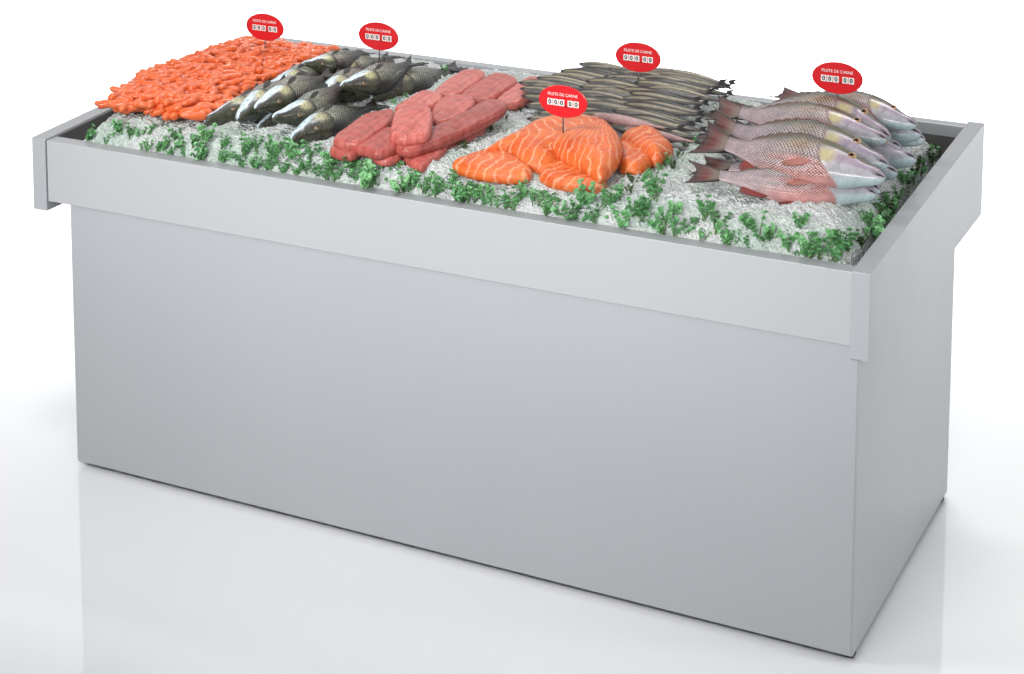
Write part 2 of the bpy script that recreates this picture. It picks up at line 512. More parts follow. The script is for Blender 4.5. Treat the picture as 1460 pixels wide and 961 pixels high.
def dark_pigment(t, s):
    back = (.014, .015, .013); flank = (.31, .315, .24); belly = (.30, .32, .30)
    yellow = (.60, .58, .32); headc = (.085, .080, .078); chin = (.60, .74, .80)
    c = lerp(flank, back, ss(.15, .75, s))
    c = lerp(c, belly, ss(-.45, -.9, s))
    c = lerp(c, (.045, .048, .042), ss(.45, .85, t))
    tg = .40 - .10 * (s - .1) ** 2
    hd = ss(.006, -.006, t - tg)
    h = lerp(headc, (.060, .062, .042), ss(.05, .5, s))
    h = lerp(h, chin, ss(-.02, -.34, s + .8 * (t - .16)))
    h = lerp(h, yellow, .9 * VARY['y'] * np.exp(-((t - .315 - VARY['dy']) / .062) ** 4 - ((s + .06) / .38) ** 4))
    c = lerp(c, h, hd)
    for dt, k_ in ((.105, .45), (.05, .30)):
        c = lerp(c, (.02, .02, .02), k_ * np.exp(-((t - tg + dt + .03 * np.sin(s * 5)) / .006) ** 2) * ss(-.7, -.3, s) * ss(.75, .3, s))
    c = lerp(c, (.03, .03, .028), .5 * ss(.02, .0, t - tg) * ss(-.06, .0, t - tg))
    edge = np.exp(-((t - tg - .006) / .008) ** 2)
    c = lerp(c, (.012, .012, .012), .85 * edge)
    a = (1 - hd) * np.ones_like(s)
    return np.concatenate([c, a[..., None]], -1), tg

def slim_pigment(t, s):
    back = (.022, .024, .025); flank = (.30, .27, .19); belly = (.13, .13, .125)
    c = lerp(flank, back, ss(.22, .55, np.abs(s - .12)) * (s > .12))
    c = lerp(c, (.09, .09, .075), ss(.1, -.2, s))
    c = lerp(c, belly, ss(-.15, -.6, s))
    c = lerp(c, (.05, .05, .05), .8 * np.exp(-((s + .10) / .10) ** 2))
    c = lerp(c, (.035, .036, .038), ss(.10, .03, t))
    c = lerp(c, (.06, .055, .055), ss(.75, 1.0, t))
    tg = .19 - .02 * s
    a = ss(tg, tg + .02, t)
    return np.concatenate([c, a[..., None]], -1), tg

def pink_slim_pigment(t, s):
    c, tg = slim_pigment(t, s)
    c[..., :3] = lerp(c[..., :3], np.array((.50, .32, .32)), .75 * ss(.7, .2, s) * ss(.02, .12, t))
    return c, tg

def fish_body(name, L, tab, pigfn, mat, nt=120, ns=60, bend=0.0, wscale=1.0, gill=0.0016):
    T, D, Vn, W = tab
    tt = np.linspace(0, 1, nt) ** 1.15
    ph = np.linspace(0, 2 * math.pi, ns, endpoint=False)
    t = np.repeat(tt[:, None], ns, 1)
    sn = np.sin(ph)[None, :] * np.ones_like(t); cs = np.cos(ph)[None, :] * np.ones_like(t)
    d = interp(t, T, D) * L; v = interp(t, T, Vn) * L; wd = interp(t, T, W) * L * wscale
    y = np.where(sn > 0, d, v) * sn
    z = wd * np.sign(cs) * np.abs(cs) ** 0.85
    pg, tg = pigfn(t, sn)
    if gill:
        bulge = gill * ss(.02, -.001, t - tg) * ss(.15, .32, t) * np.abs(cs)
        z += np.sign(cs) * bulge
        z -= np.sign(cs) * gill * .35 * np.exp(-((t - tg - .01) / .008) ** 2)
        # mouth line
        jaw = np.exp(-((sn - (-.25 + 1.2 * t)) / .16) ** 2) * ss(.085, .03, t)
        z -= np.sign(cs) * wd * .30 * jaw
        pg[..., :3] = lerp(pg[..., :3], (.03, .028, .03), .9 * jaw)
    x = L * (.5 - .82 * t)
    y = y + bend * L * (t - .45) ** 2 - .030 * L * np.clip(1 - t / .40, 0, 1) ** 1.6
    P = np.stack([x, y, z], -1).reshape(-1, 3)
    circ = np.cumsum(np.full(ns, 1.0)) / ns
    uvs = np.stack([x, circ[None, :] * (math.pi * .24 * L) * np.ones_like(t)], -1).reshape(-1, 2)
    faces = grid_faces(nt, ns, True, 0, True)
    faces.append(tuple(range(ns))); faces.append(tuple((nt - 1) * ns + j for j in range(ns))[::-1])
    # shift the start of the ring to the belly so the scale pattern's seam is hidden underneath
    me = mesh(name, P, faces, mat, True, uvs, pg.reshape(-1, 4))
    return me

def sheet(name, fn, nu, nv, thick, mat, pigfn):
    """a thin closed fin: fn(u, v) -> point, thickened across local z"""
    u = np.linspace(0, 1, nu); v = np.linspace(0, 1, nv)
    U, Vv = np.meshgrid(u, v, indexing='ij')
    P = fn(U, Vv)
    tz = (thick * (1 - .75 * U))[..., None] * np.array([0, 0, .5])
    top = (P + tz).reshape(-1, 3); bot = (P - tz).reshape(-1, 3)
    n = nu * nv
    faces = grid_faces(nu, nv, False, 0, False) + grid_faces(nu, nv, False, n, True)
    ring = [i * nv for i in range(nu)] + [(nu - 1) * nv + j for j in range(1, nv)] + [i * nv + nv - 1 for i in range(nu - 2, -1, -1)] + [j for j in range(nv - 2, 0, -1)]
    for a, b in zip(ring, ring[1:] + ring[:1]):
        faces.append((b, a, a + n, b + n)[::-1])
    pg = pigfn(U, Vv).reshape(-1, 3)
    uvs = np.stack([U, Vv], -1).reshape(-1, 2)
    return mesh(name, np.vstack([top, bot]), faces, mat, True, np.vstack([uvs, uvs]), np.vstack([pg, pg]))

def tail_mesh(L, h0, h1, ln, fork, bend, col_in, col_mid, col_out, phase):
    def fn(U, Vv):
        a = Vv * 2 - 1
        l = ln * (1 - fork * (1 - np.abs(a) ** 1.3))
        x = L * (.5 - .815) - U * l * L
        y = a * (h0 + (h1 - h0) * U ** .85) * L + bend * L * (.55 + U * .12) ** 2
        z = .010 * L * U * np.sin(a * 4 + phase) + .003 * L * np.sin(a * 22) * U
        return np.stack([x, y, z], -1)
    def pg(U, Vv):
        a = np.abs(Vv * 2 - 1)
        c = lerp(col_in, col_mid, ss(.1, .6, U))
        return lerp(c, col_out, ss(.55, 1.0, np.maximum(U, a)))
    return sheet('tail_fin', fn, 16, 28, .010 * L, MAT['fin'], pg)

def edge_fin(name, L, tab, side, t0, t1, hgt, rake, bend, c0, c1):
    T, D, Vn, W = tab
    def fn(U, Vv):
        t = t0 + (t1 - t0) * Vv
        base = (interp(t, T, D) if side > 0 else -interp(t, T, Vn)) * L * .97
        prof = np.sin(np.pi * np.clip(Vv * .94 + .05, 0, 1)) ** .5
        h = hgt * L * prof * (1 + .10 * np.sin(Vv * 46))
        x = L * (.5 - .82 * t) - U * h * rake
        y = base + side * U * h + bend * L * (t - .45) ** 2
        z = U * h * .25
        return np.stack([x, y, z], -1)
    return sheet(name, fn, 7, 40, .008 * L, MAT['fin'], lambda U, Vv: lerp(c0, c1, U))

def pectoral_mesh(L, tab, t0, s0, ln, c0, c1, wscale):
    T, D, Vn, W = tab
    def fn(U, Vv):
        a = Vv * 2 - 1
        t = t0 + U * ln
        wv = interp(t, T, W) * L * wscale * math.sqrt(1 - s0 * s0)
        x = L * (.5 - .82 * t)
        half = .022 * L * np.sin(np.pi * np.clip(U * .86 + .10, 0, 1)) ** .8
        y = s0 * .11 * L - .10 * L * U * .3 + a * half
        z = wv + .0015 * L + .004 * L * U - .006 * L * a * a
        return np.stack([x, y, z], -1)
    return sheet('pectoral_fin', fn, 14, 12, .003 * L, MAT['fin'], lambda U, Vv: lerp(c0, c1, U))

def eye_mesh(L, x, y, z, r, kind='red'):
    nr, na = 9, 22
    V = [(x, y, z + r * .42)]; faces = []; mi = []
    for i in range(1, nr):
        q = i / (nr - 1)
        for j in range(na):
            a = 2 * math.pi * j / na
            V.append((x + r * q * math.cos(a), y + r * q * .92 * math.sin(a), z + r * .42 * math.sqrt(max(0, 1 - q * q)) - (.25 * r if i == nr - 1 else 0)))
    for j in range(na):
        faces.append((0, 1 + j, 1 + (j + 1) % na)); mi.append(0)
    for i in range(1, nr - 1):
        for j in range(na):
            a = 1 + (i - 1) * na; b = 1 + i * na; j2 = (j + 1) % na
            faces.append((a + j, b + j, b + j2, a + j2)); mi.append(0 if i < 4 else 1 if i < 6 else 2)
    return mesh('eye', V, faces, [MAT['pupil'], MAT['iris'], MAT['socket' if kind == 'red' else 'socket_dark']], True, mat_idx=mi)

def mouth_mesh(L, tab, wscale, bend):
    """dark gape between the jaws, a thin wedge at the snout"""
    T, D, Vn, W = tab
    V = []; n = 10
    for i in range(n):
        q = i / (n - 1)
        t = .004 + .066 * q
        wv = float(interp(np.array([t]), T, W)[0]) * L * wscale
        x = L * (.5 - .82 * t) - .001 * L
        yc = -.030 * L * max(0, 1 - t / .40) ** 1.6 + bend * L * (t - .45) ** 2 + (-.004 + .004 * q) * L
        h = (.0085 * (1 - q) + .0012) * L
        for a in range(8):
            th = 2 * math.pi * a / 8
            V.append((x, yc + h * math.sin(th), (wv * 1.0 + .0012 * L) * math.cos(th)))
    faces = grid_faces(n, 8, True, 0, True) + [tuple(range(8)), tuple((n - 1) * 8 + j for j in range(8))[::-1]]
    return mesh('mouth', V, faces, MAT['mouth'])

def make_big_fish(kind, bend, phase):
    """parts of one fish, nose +x, back +y, upper flank +z; returns list of (name, mesh)"""
    L = .5
    VARY.update(y=.65 + .3 * math.sin(phase * 2.1) ** 2, dy=.012 * math.sin(phase * 3), r=.6 + .4 * math.cos(phase) ** 2, g=.5 + .5 * math.sin(phase) ** 2)
    tab = (SNAP_T, SNAP_D, SNAP_V, SNAP_W)
    if kind == 'red':
        ws, pg, mt = 1.0, snap_pigment, MAT['red_skin']
        tin, tmid, tout = (.20, .15, .12), (.12, .022, .018), (.040, .024, .022)
        f0, f1 = (.16, .12, .08), (.09, .05, .04)
        v0, v1 = (.30, .05, .04), (.14, .02, .02)
        p0, p1 = (.52, .22, .19), (.38, .13, .10)
        tl = (.040, .115, .185, .30)
    else:
        ws, pg, mt = 1.22, dark_pigment, MAT['dark_skin']
        tin = tmid = (.030, .030, .030); tout = (.012, .012, .012)
        f0, f1 = (.02, .02, .02), (.012, .012, .012)
        v0, v1 = (.05, .05, .04), (.02, .02, .02)
        p0, p1 = (.045, .042, .03), (.022, .022, .02)
        tl = (.036, .100, .18, .55)
    out = [('body', fish_body('body', L, tab, pg, mt, bend=bend, wscale=ws))]
    out.append(('tail_fin', tail_mesh(L, *tl, bend, tin, tmid, tout, phase)))
    out.append(('dorsal_fin', edge_fin('dorsal_fin', L, tab, 1, .42, .86, .026, 1.2, bend, f0, f1)))
    out.append(('anal_fin', edge_fin('anal_fin', L, tab, -1, .68, .84, .040, 1.3, bend, v0, v1)))
    out.append(('pelvic_fin', edge_fin('pelvic_fin', L, tab, -1, .46, .55, .035, 2.2, bend, v0, v1)))
    out.append(('pectoral_fin', pectoral_mesh(L, tab, .41, -.25, .16, p0, p1, ws)))
    te = .205
    wz = float(interp(np.array([te]), SNAP_T, SNAP_W)[0]) * L * ws
    ye = (.052 - .030 * (1 - te / .40) ** 1.6 + bend * (te - .45) ** 2) * L
    out.append(('eye', eye_mesh(L, L * (.5 - .82 * te), ye, wz * .84, .0112 if kind == 'red' else .0092, kind)))
    out.append(('mouth', mouth_mesh(L, tab, ws, bend)))
    return out

PROTO = {(kd, i): make_big_fish(kd, b, ph) for kd in ('red', 'dark') for i, (b, ph) in enumerate(((.10, .4), (-.16, 2.0), (.24, 4.0), (-.04, 5.3), (.16, 7.1)))}

def frame(nose, tail, roll):
    """matrix: local +x towards the nose, back (+y) turned up out of the level by roll"""
    nose, tail = Vector(nose), Vector(tail)
    X = (nose - tail); ln = X.length; X.normalize()
    Z0 = Vector((0, 0, 1)); Z0 = (Z0 - X * Z0.dot(X)).normalized()
    Y0 = Z0.cross(X)
    Y = Y0 * math.cos(roll) + Z0 * math.sin(roll)
    Z = X.cross(Y)
    m = Matrix.Identity(4)
    for i in range(3):
        m[i][0], m[i][1], m[i][2] = X[i], Y[i], Z[i]
    m.translation = (nose + tail) / 2
    return m, ln

def place_fish(kind, var, nose, tail, roll, label, group, name, tail_roll=0, slim=1.0):
    m, ln = frame(at(*nose), at(*tail), R(roll))
    s = ln / .5
    var = [var, var, (var + 3) % 5][int(abs(nose[0])) % 3] if var != 0 else [0, 3, 4][int(abs(nose[0])) % 3]
    o = root(name, label, 'fish', group, m @ Matrix.Diagonal((s, s * slim * random.uniform(.94, 1.05), s * slim * random.uniform(.95, 1.05), 1)))
    for nm, me in PROTO[(kind, var)]:
        c_ = link(nm, me, o)
        if nm == 'tail_fin' and tail_roll:
            c_.rotation_euler.x = R(tail_roll)
    return o

RG = 'whole red fish heaped at the right end'
reds = [  # variant, nose (u, v, z), tail (u, v, z), roll, label
    (0, (1250, 278, 1.025), (976, 254, 1.040), 24, 'lowest red silver fish, nearest the front of the counter'),
    (1, (1262, 254, 1.085), (984, 209, 1.070), 36, 'largest red fish, its whole scaly flank and eye in full view'),
    (2, (1268, 232, 1.095), (998, 184, 1.085), 36, 'red fish with a visible eye, directly behind the largest red fish'),
    (0, (1266, 197, 1.095), (1008, 160, 1.095), 34, 'red fish of the upper layer third from the back, directly behind those showing an eye'),
    (1, (1276, 183, 1.105), (1026, 145, 1.100), 34, 'red fish just in front of the rearmost one in the upper layer'),
    (0, (1308, 177, 1.105), (1100, 133, 1.115), 32, 'rearmost red fish, its back highest on the heap'),
    (1, (1260, 264, 1.035), (1000, 226, 1.030), 16, 'red fish whose chin pokes out under the largest red fish'),
    (0, (1280, 248, 1.035), (1012, 212, 1.030), 16, 'red fish under the heap whose snout points at the parsley on the right edge'),
    (2, (1306, 231, 1.030), (1030, 198, 1.030), 14, 'red fish of the lower layer reaching farthest towards the right edge parsley'),
    (1, (1286, 212, 1.050), (1020, 178, 1.045), 16, 'red fish of the lower layer with snout just beneath the third rearmost fish'),
    (0, (1319, 200, 1.045), (1052, 166, 1.040), 14, 'red fish of the lower layer at the back, head beside the bare ice corner'),
    (2, (1312, 195, 1.062), (1045, 160, 1.055), 14, 'red fish squeezed below the rearmost fish, only its dark mouth and chin showing'),
]
for var, ns_, tl_, rl, lab in reds:
    place_fish('red', var, ns_, tl_, rl, lab, RG, 'red_fish', -24 if 'rearmost' in lab else -6)

DG = 'whole dark fish heaped beside the shrimp'
darks = [
    (0, (416, 199, 1.020), (540, 141, 1.020), -6, 'dark fish lying lowest at the front, alongside the pink fillets'),
    (1, (303, 177, 1.015), (432, 118, 1.025), 10, 'dark fish at the front left corner of its heap, pale throat turned up'),
    (0, (368, 184, 1.005), (487, 132, 1.010), 0, 'dark fish mostly buried at the bottom, only its blunt head showing'),
    (1, (397, 177, 1.045), (510, 118, 1.070), -8, 'dark fish on top in the middle, between the front fish and the largest one'),
    (2, (337, 167, 1.045), (440, 106, 1.055), 6, 'dark fish wedged behind the largest dark fish, white snout showing'),
    (0, (366, 156, 1.065), (478, 98, 1.085), -6, 'largest dark fish on top at the left, with a bright white snout'),
    (1, (436, 99, 1.085), (535, 74, 1.075), 0, 'rearmost dark fish, resting against the shrimp heap'),
    (2, (487, 140, 1.030), (590, 98, 1.030), -4, 'dark fish half hidden below the fish carrying the price sign'),
    (0, (490, 128, 1.080), (602, 86, 1.085), -8, 'dark fish under the second price sign, white muzzle and eye facing out'),
    (1, (530, 140, 1.025), (655, 88, 1.025), -6, 'dark fish at the right with its long forked tail beside the fillets'),
    (1, (452, 140, 1.050), (552, 92, 1.050), 4, 'dark fish filling the gap behind the middle fish, mostly covered'),
    (0, (388, 128, 1.060), (486, 86, 1.060), 4, 'dark fish against the shrimp, behind the largest one, only its dark back in view'),
    (2, (470, 112, 1.045), (560, 76, 1.050), 0, 'dark fish at the back with only its raised tail in view'),
]
for var, ns_, tl_, rl, lab in darks:
    place_fish('dark', var, ns_, tl_, rl - (34 if ns_[2] > 1.026 else 18), lab, DG, 'dark_fish', 30 if ns_[2] > 1.026 else 14, .93)

# ------------------------------------------------------------------ slim fish
SL = .27
stab = (SLIM_T, SLIM_D, SLIM_V, SLIM_W)
SLIM = [fish_body('body', SL, stab, slim_pigment, MAT['slim_skin'], 60, 28, b, 0.80, 0.0) for b in (.03, -.04, .06)]
SLIM_P = fish_body('body', SL, stab, pink_slim_pigment, MAT['slim_skin'], 60, 28, .08, 1.05, 0.0)
SLIM_T_M = tail_mesh(SL, .016, .036, .10, .50, .10, (.07, .065, .06), (.035, .03, .03), (.02, .018, .018), 1.0)
SLIM_EYE = eye_mesh(SL, SL * (.5 - .82 * .075), -.002 * SL, .020 * SL, .0034, 'dark')
SG = 'slim fish piled in rows at the back'
def slim_fish(nose, yaw, pitch, roll, body, label, group=SG):
    d = Vector((math.cos(pitch) * math.cos(yaw), math.cos(pitch) * math.sin(yaw), math.sin(pitch)))   # towards the tail
    tail = Vector(nose) + d * SL
    m, ln = frame(nose, tail, roll)
    o = root('slim_fish', label, 'fish', group, m)
    link('body', body, o); link('tail_fin', SLIM_T_M, o); link('eye', SLIM_EYE, o)
    return o
rows = 19
LAB_S = 'slim silver grey fish stacked head to the left in the back pile'
for r in range(rows):
    q = r / (rows - 1)
    y = .555 + .385 * q
    ztop = 1.028 + .062 * min(1, q * 1.25)
    xl = -1.085 - .13 * min(1, q * 1.9) + .125 * max(0, q - .5) / .5
    for c in range(3):
        x = xl + min(.152, (-.89 - xl) / 2) * c + random.uniform(-.02, .02) + (.035 if r % 2 else 0)
        if c == 0 and q > .45:
            x -= .02
        slim_fish((x, y + random.uniform(-.008, .008), ztop + .006 * c + random.uniform(-.004, .004)), R(random.uniform(-3.5, -.5)), R(random.uniform(-4.5, -2.5)), R(180 - random.uniform(25, 75)), SLIM[(r + c) % 3], LAB_S)
for i, (x, y, z, lab, bd) in enumerate((
        (-.925, .575, 1.052, 'pinkish slim fish lying across the front of the slim fish pile, nearer the salmon sign', SLIM_P),
        (-.835, .555, 1.030, 'lower pinkish slim fish at the foot of the slim fish pile, behind the salmon', SLIM_P),
        (-1.06, .545, 1.016, LAB_S, SLIM[0]), (-.90, .535, 1.012, LAB_S, SLIM[1]), (-.80, .530, 1.010, LAB_S, SLIM[2]),
        (-1.07, .580, 1.018, LAB_S, SLIM[1]), (-.70, .60, 1.015, LAB_S, SLIM[1]))):
    slim_fish((x, y, z), R(-4 + 2 * (i % 3)), R(-1), R(200 + 8 * i), bd, lab)

# ------------------------------------------------------------------ slabs of flesh
def smooth_loop(pts, n):
    pts = np.asarray(pts, float); m = len(pts)
    seg = np.linalg.norm(np.roll(pts, -1, 0) - pts, axis=1)
    cum = np.concatenate([[0], np.cumsum(seg)]); out = []
    for d in np.linspace(0, cum[-1], n, endpoint=False):
        i = min(np.searchsorted(cum, d, side='right') - 1, m - 1)
        s = (d - cum[i]) / max(seg[i], 1e-9)
        p0, p1, p2, p3 = pts[(i - 1) % m], pts[i], pts[(i + 1) % m], pts[(i + 2) % m]
        out.append(.5 * ((2 * p1) + (-p0 + p2) * s + (2 * p0 - 5 * p1 + 4 * p2 - p3) * s * s + (-p0 + 3 * p1 - 3 * p2 + p3) * s ** 3))
    return np.array(out)

def slab(name, outline, zb, th, edge, mat, mode, axis, count=1.0, slope=(0, 0), seed=0, apex=None, curl=0.0):
    n = 110
    lp = smooth_loop(outline, n)
    c = lp.mean(0)
    rs_top = 1 - np.linspace(0, 1, 26) ** 1.9
    V = []
    ax = np.array(axis, float); ax /= np.linalg.norm(ax); pr = np.array([-ax[1], ax[0]])
    size = np.abs((lp - c) @ ax).max()
    dense = smooth_loop(outline, 330)
    def pt(p, z):
        q = p - c
        zz = z + slope[0] * q[0] + slope[1] * q[1]
        return (p[0], p[1], zz)
    rings = []
    for r in (.0, .5, .88, .965):
        rings.append([pt(c + (p - c) * r, zb - th * (.50 if r < .9 else .36)) for p in lp])
    for r in rs_top:
        ring = []
        for p in lp:
            P = c + (p - c) * r
            d_ = math.sqrt(((dense - P) ** 2).sum(1).min()) if r < 1 else 0.0
            e_ = min(1.0, d_ / edge)
            h = th * (.88 * math.sqrt(max(0, 1 - (1 - e_) ** 2)) + .12 * (1 - r * r))
            a = (P - c) @ ax; b = (P - c) @ pr
            h += th * .07 * noise.noise((P[0] * 14 + seed, P[1] * 14, seed * 1.7)) * (1 - r * .6)
            h += .0016 * noise.noise((P[0] * 55 + seed, P[1] * 55, seed)) 
            h += curl * (b / max(size, 1e-6)) ** 2 * (1 if r < 1 else 1)
            ring.append(pt(P, zb + h))
        rings.append(ring)
    V = [v for ring in rings for v in ring]
    faces = grid_faces(len(rings), n, True)
    uvs = []
    for v in V:
        q = np.array(v[:2]) - c
        a = q @ ax; b = q @ pr
        if mode == 'fan':
            d = np.array(v[:2]) - np.asarray(apex)
            uvs.append((math.atan2(d[1], d[0]) / (2 * math.pi) * count, np.linalg.norm(d)))
        elif mode == 'band':
            uvs.append((count * (a + .6 * (math.sqrt(b * b + .0012) - .034)), b))
        else:
            uvs.append((a, b))
    me = mesh(name, V, faces, mat, True, uvs)
    me.validate()
    return link(name, me)

def z4(pts, z, sl=(0, 0), o=(440, 80), k=4.294):
    zs = [z] * len(pts)
    for _ in range(8):
        P = np.array([at(o[0] + x / k, o[1] + y / k, zz)[:2] for (x, y), zz in zip(pts, zs)])
        c = P.mean(0)
        zs = [z + sl[0] * (p[0] - c[0]) + sl[1] * (p[1] - c[1]) for p in P]
    return [tuple(p) for p in P]
def z5(pts, z, sl=(0, 0)):
    return z4(pts, z, sl, (640, 130))

PG = 'pink fish fillets stacked on the ice'
AX = (0.03, 1.0)
pinks = [  # zoom outline, base height, thickness, label
    ([(765, 215), (850, 140), (960, 82), (1060, 88), (1082, 118), (1000, 185), (900, 240), (820, 245)], 1.030, .034, 'pink fillet at the back left of its stack, beside the forked dark tail', (0, -.02)),
    ([(930, 235), (1030, 160), (1135, 104), (1255, 122), (1275, 160), (1180, 225), (1085, 272), (1000, 268)], 1.030, .034, 'pink fillet in the middle of the back row', (0, -.02)),
    ([(1145, 265), (1240, 190), (1345, 128), (1440, 135), (1450, 175), (1370, 235), (1280, 285), (1190, 290)], 1.028, .032, 'pink fillet at the back right, half covered by slim fish heads', (0, -.02)),
    ([(525, 320), (600, 262), (700, 212), (790, 222), (822, 245), (800, 280), (740, 312), (620, 345)], 1.046, .036, 'pink fillet sloping up behind the thick block at the top of the stack', (0, .05)),
    ([(500, 470), (505, 400), (540, 320), (640, 295), (742, 300), (758, 390), (728, 470), (640, 492), (550, 498)], 1.066, .036, 'thick squarish pink fillet block lying on top of the stack', (0, .10)),
    ([(752, 330), (790, 270), (850, 240), (950, 236), (1015, 258), (1010, 300), (930, 365), (850, 395), (775, 405), (755, 370)], 1.048, .030, 'pale rounded pink fillet in the centre of the stack', (0, .0)),
    ([(535, 530), (640, 500), (760, 430), (880, 380), (980, 325), (1085, 264), (1200, 275), (1205, 315), (1090, 385), (950, 455), (760, 530), (620, 572), (545, 560)], 1.040, .036, 'longest pink fillet, running back along the right side of the stack', (0, .0)),
    ([(150, 500), (240, 425), (340, 358), (430, 335), (522, 330), (508, 395), (420, 470), (330, 525), (230, 530)], 1.040, .036, 'long dark pink fillet on the left edge next to the dark fish', (0, .03)),
    ([(128, 565), (165, 530), (240, 528), (300, 545), (318, 575), (260, 602), (180, 592)], 1.010, .028, 'small pink fillet end at the front left foot of the stack', (0, .0)),
    ([(285, 545), (380, 480), (490, 430), (540, 470), (545, 545), (430, 588), (350, 570)], 1.030, .032, 'pale pink fillet with a pointed end at the front of the stack', (0, .04)),
    ([(390, 600), (450, 575), (540, 562), (580, 585), (550, 615), (480, 635), (415, 625)], 1.006, .026, 'small pink fillet poking out at the front foot of the stack', (0, .0)),
    ([(580, 610), (650, 570), (760, 530), (860, 520), (840, 560), (750, 640), (690, 672), (640, 655)], 1.004, .028, 'pale pink fillet tip lowest at the front right of the stack', (0, .0)),
    ([(760, 545), (860, 490), (960, 445), (1060, 410), (1080, 440), (990, 500), (880, 555), (800, 580)], 1.004, .028, 'dark red fillet tucked beneath the longest pink fillet', (0, .0)),
]
for i, (pl, zb, th, lab, sl) in enumerate(pinks):
    sl = (sl[0], sl[1] + .07)
    o = slab('pink_fillet', z4(pl, zb + th * .45, sl), zb, th * .62, .009, MAT['pink'], 'plain', AX, slope=sl, seed=3.1 * i + 1)
    tag(o, lab, 'fillet', PG)

GS = 'orange salmon fillets in a heap'
salmons = [
    # outline, zb, th, edge, mode, axis, count, apex(zoom), label, slope
    ([(20, 432), (110, 395), (220, 360), (330, 345), (400, 395), (505, 468), (490, 505), (400, 512), (300, 505), (180, 490), (80, 465)], 1.010, .034, .020, 'band', (1, .25), 30, None, 'thin salmon fillet tapering to the left at the front of the heap', (0, .05)),
    ([(510, 452), (590, 415), (690, 382), (800, 400), (830, 440), (740, 460), (620, 475), (550, 470)], 1.010, .028, .018, 'band', (1, .1), 32, None, 'small salmon piece tucked in under the fan striped fillet', (0, 0)),
    ([(552, 500), (620, 455), (700, 435), (800, 438), (890, 480), (965, 545), (930, 575), (820, 568), (700, 555), (590, 530)], 1.004, .032, .020, 'band', (1, -.2), 32, None, 'salmon piece nearest the front parsley', (0, 0)),
    ([(1035, 320), (1100, 295), (1170, 320), (1250, 392), (1220, 440), (1150, 465), (1070, 455), (1030, 420)], 1.012, .036, .026, 'band', (1, .3), 32, None, 'salmon piece right of the fan striped fillet, below the far right one', (0, 0)),
    ([(1050, 262), (1110, 232), (1190, 218), (1290, 240), (1340, 285), (1375, 325), (1330, 360), (1285, 384), (1200, 365), (1110, 310)], 1.024, .046, .040, 'band', (1, -.35), 30, None, 'domed salmon piece farthest right, pointing at the red fish tails', (0, 0)),
    ([(150, 385), (260, 310), (380, 250), (480, 190), (600, 150), (740, 138), (880, 145), (975, 180), (960, 260), (880, 320), (760, 350), (690, 375), (620, 410), (540, 422), (450, 405), (360, 345), (250, 365)], 1.030, .058, .060, 'band', (1, .55), 32, None, 'largest salmon fillet, arched at the back with long stripes, holding the price sign', (0, .10)),
    ([(620, 305), (700, 255), (800, 210), (900, 180), (965, 178), (1020, 225), (1060, 290), (1050, 370), (1000, 440), (930, 494), (850, 455), (760, 395), (680, 355)], 1.050, .048, .040, 'fan', (1, 0), 70, (950, 150), 'plump salmon fillet on top with stripes fanning from its upper tip', (0, .12)),
]
for i, (pl, zb, th, ed, mode, ax, cnt, ap, lab, sl) in enumerate(salmons):
    o = slab('salmon_fillet', z5(pl, zb + th * .45, sl), zb, th * .82, ed, MAT['salmon'], mode, ax, cnt, sl, 5.7 * i + 2, None if ap is None else z5([ap], zb + th)[0])
    tag(o, lab, 'fillet', GS)

# ------------------------------------------------------------------ shrimp
def shrimp_mesh(seed, sweep, size):
    n = 34; pts = []; rad = []; pig = []
    for i in range(n):
        q = .5 - .5 * math.cos(math.pi * i / (n - 1))
        a = sweep * (q - .5)
        Rr = size / (2 * math.sin(min(sweep, 2.6) / 2))
        pts.append((Rr * math.sin(a), Rr * math.cos(a) - Rr, .002 * math.sin(q * 5 + seed)))
        prof = (min(1, q / .12) ** .5) * (max(0, min(1, (1 - q) / .10)) ** .5) * (1 - .42 * max(0, q - .2) / .8)
        seg = 1 + .035 * (abs(math.sin(q * math.pi * 6)) - .5)
        rad.append(max(.0009, .0122 * prof * seg))
        pig.append((1, 1, 1) if abs(math.sin(q * math.pi * 6)) > .35 else (.95, .82, .78))
    V, Fc = tube(pts, rad, 12)
    P = np.repeat(np.array(pig), 12, 0)
    return V, Fc, P
SHV = [shrimp_mesh(i, sw, sz) for i, (sw, sz) in enumerate(((1.2, .064), (1.8, .060), (2.4, .054), (.9, .068), (2.7, .050)))]
SHM = [mesh('shrimp', v, f_, MAT['shrimp'], True, None, p_) for v, f_, p_ in SHV]
EL = [(146, 149), (203, 106), (262, 84), (345, 55)]
ER = [(278, 166), (345, 134), (405, 104), (482, 70)]
def poly_at(pl, q):
    q = q * (len(pl) - 1); i = min(int(q), len(pl) - 2); s = q - i
    return pl[i][0] * (1 - s) + pl[i + 1][0] * s, pl[i][1] * (1 - s) + pl[i + 1][1] * s
def heap_point(q, r, z):
    a = poly_at(EL, q); b = poly_at(ER, q)
    return at(a[0] * (1 - r) + b[0] * r, a[1] * (1 - r) + b[1] * r, z)
SHG = 'cooked shrimp heaped at the left end'
nq, nr_ = 29, 10
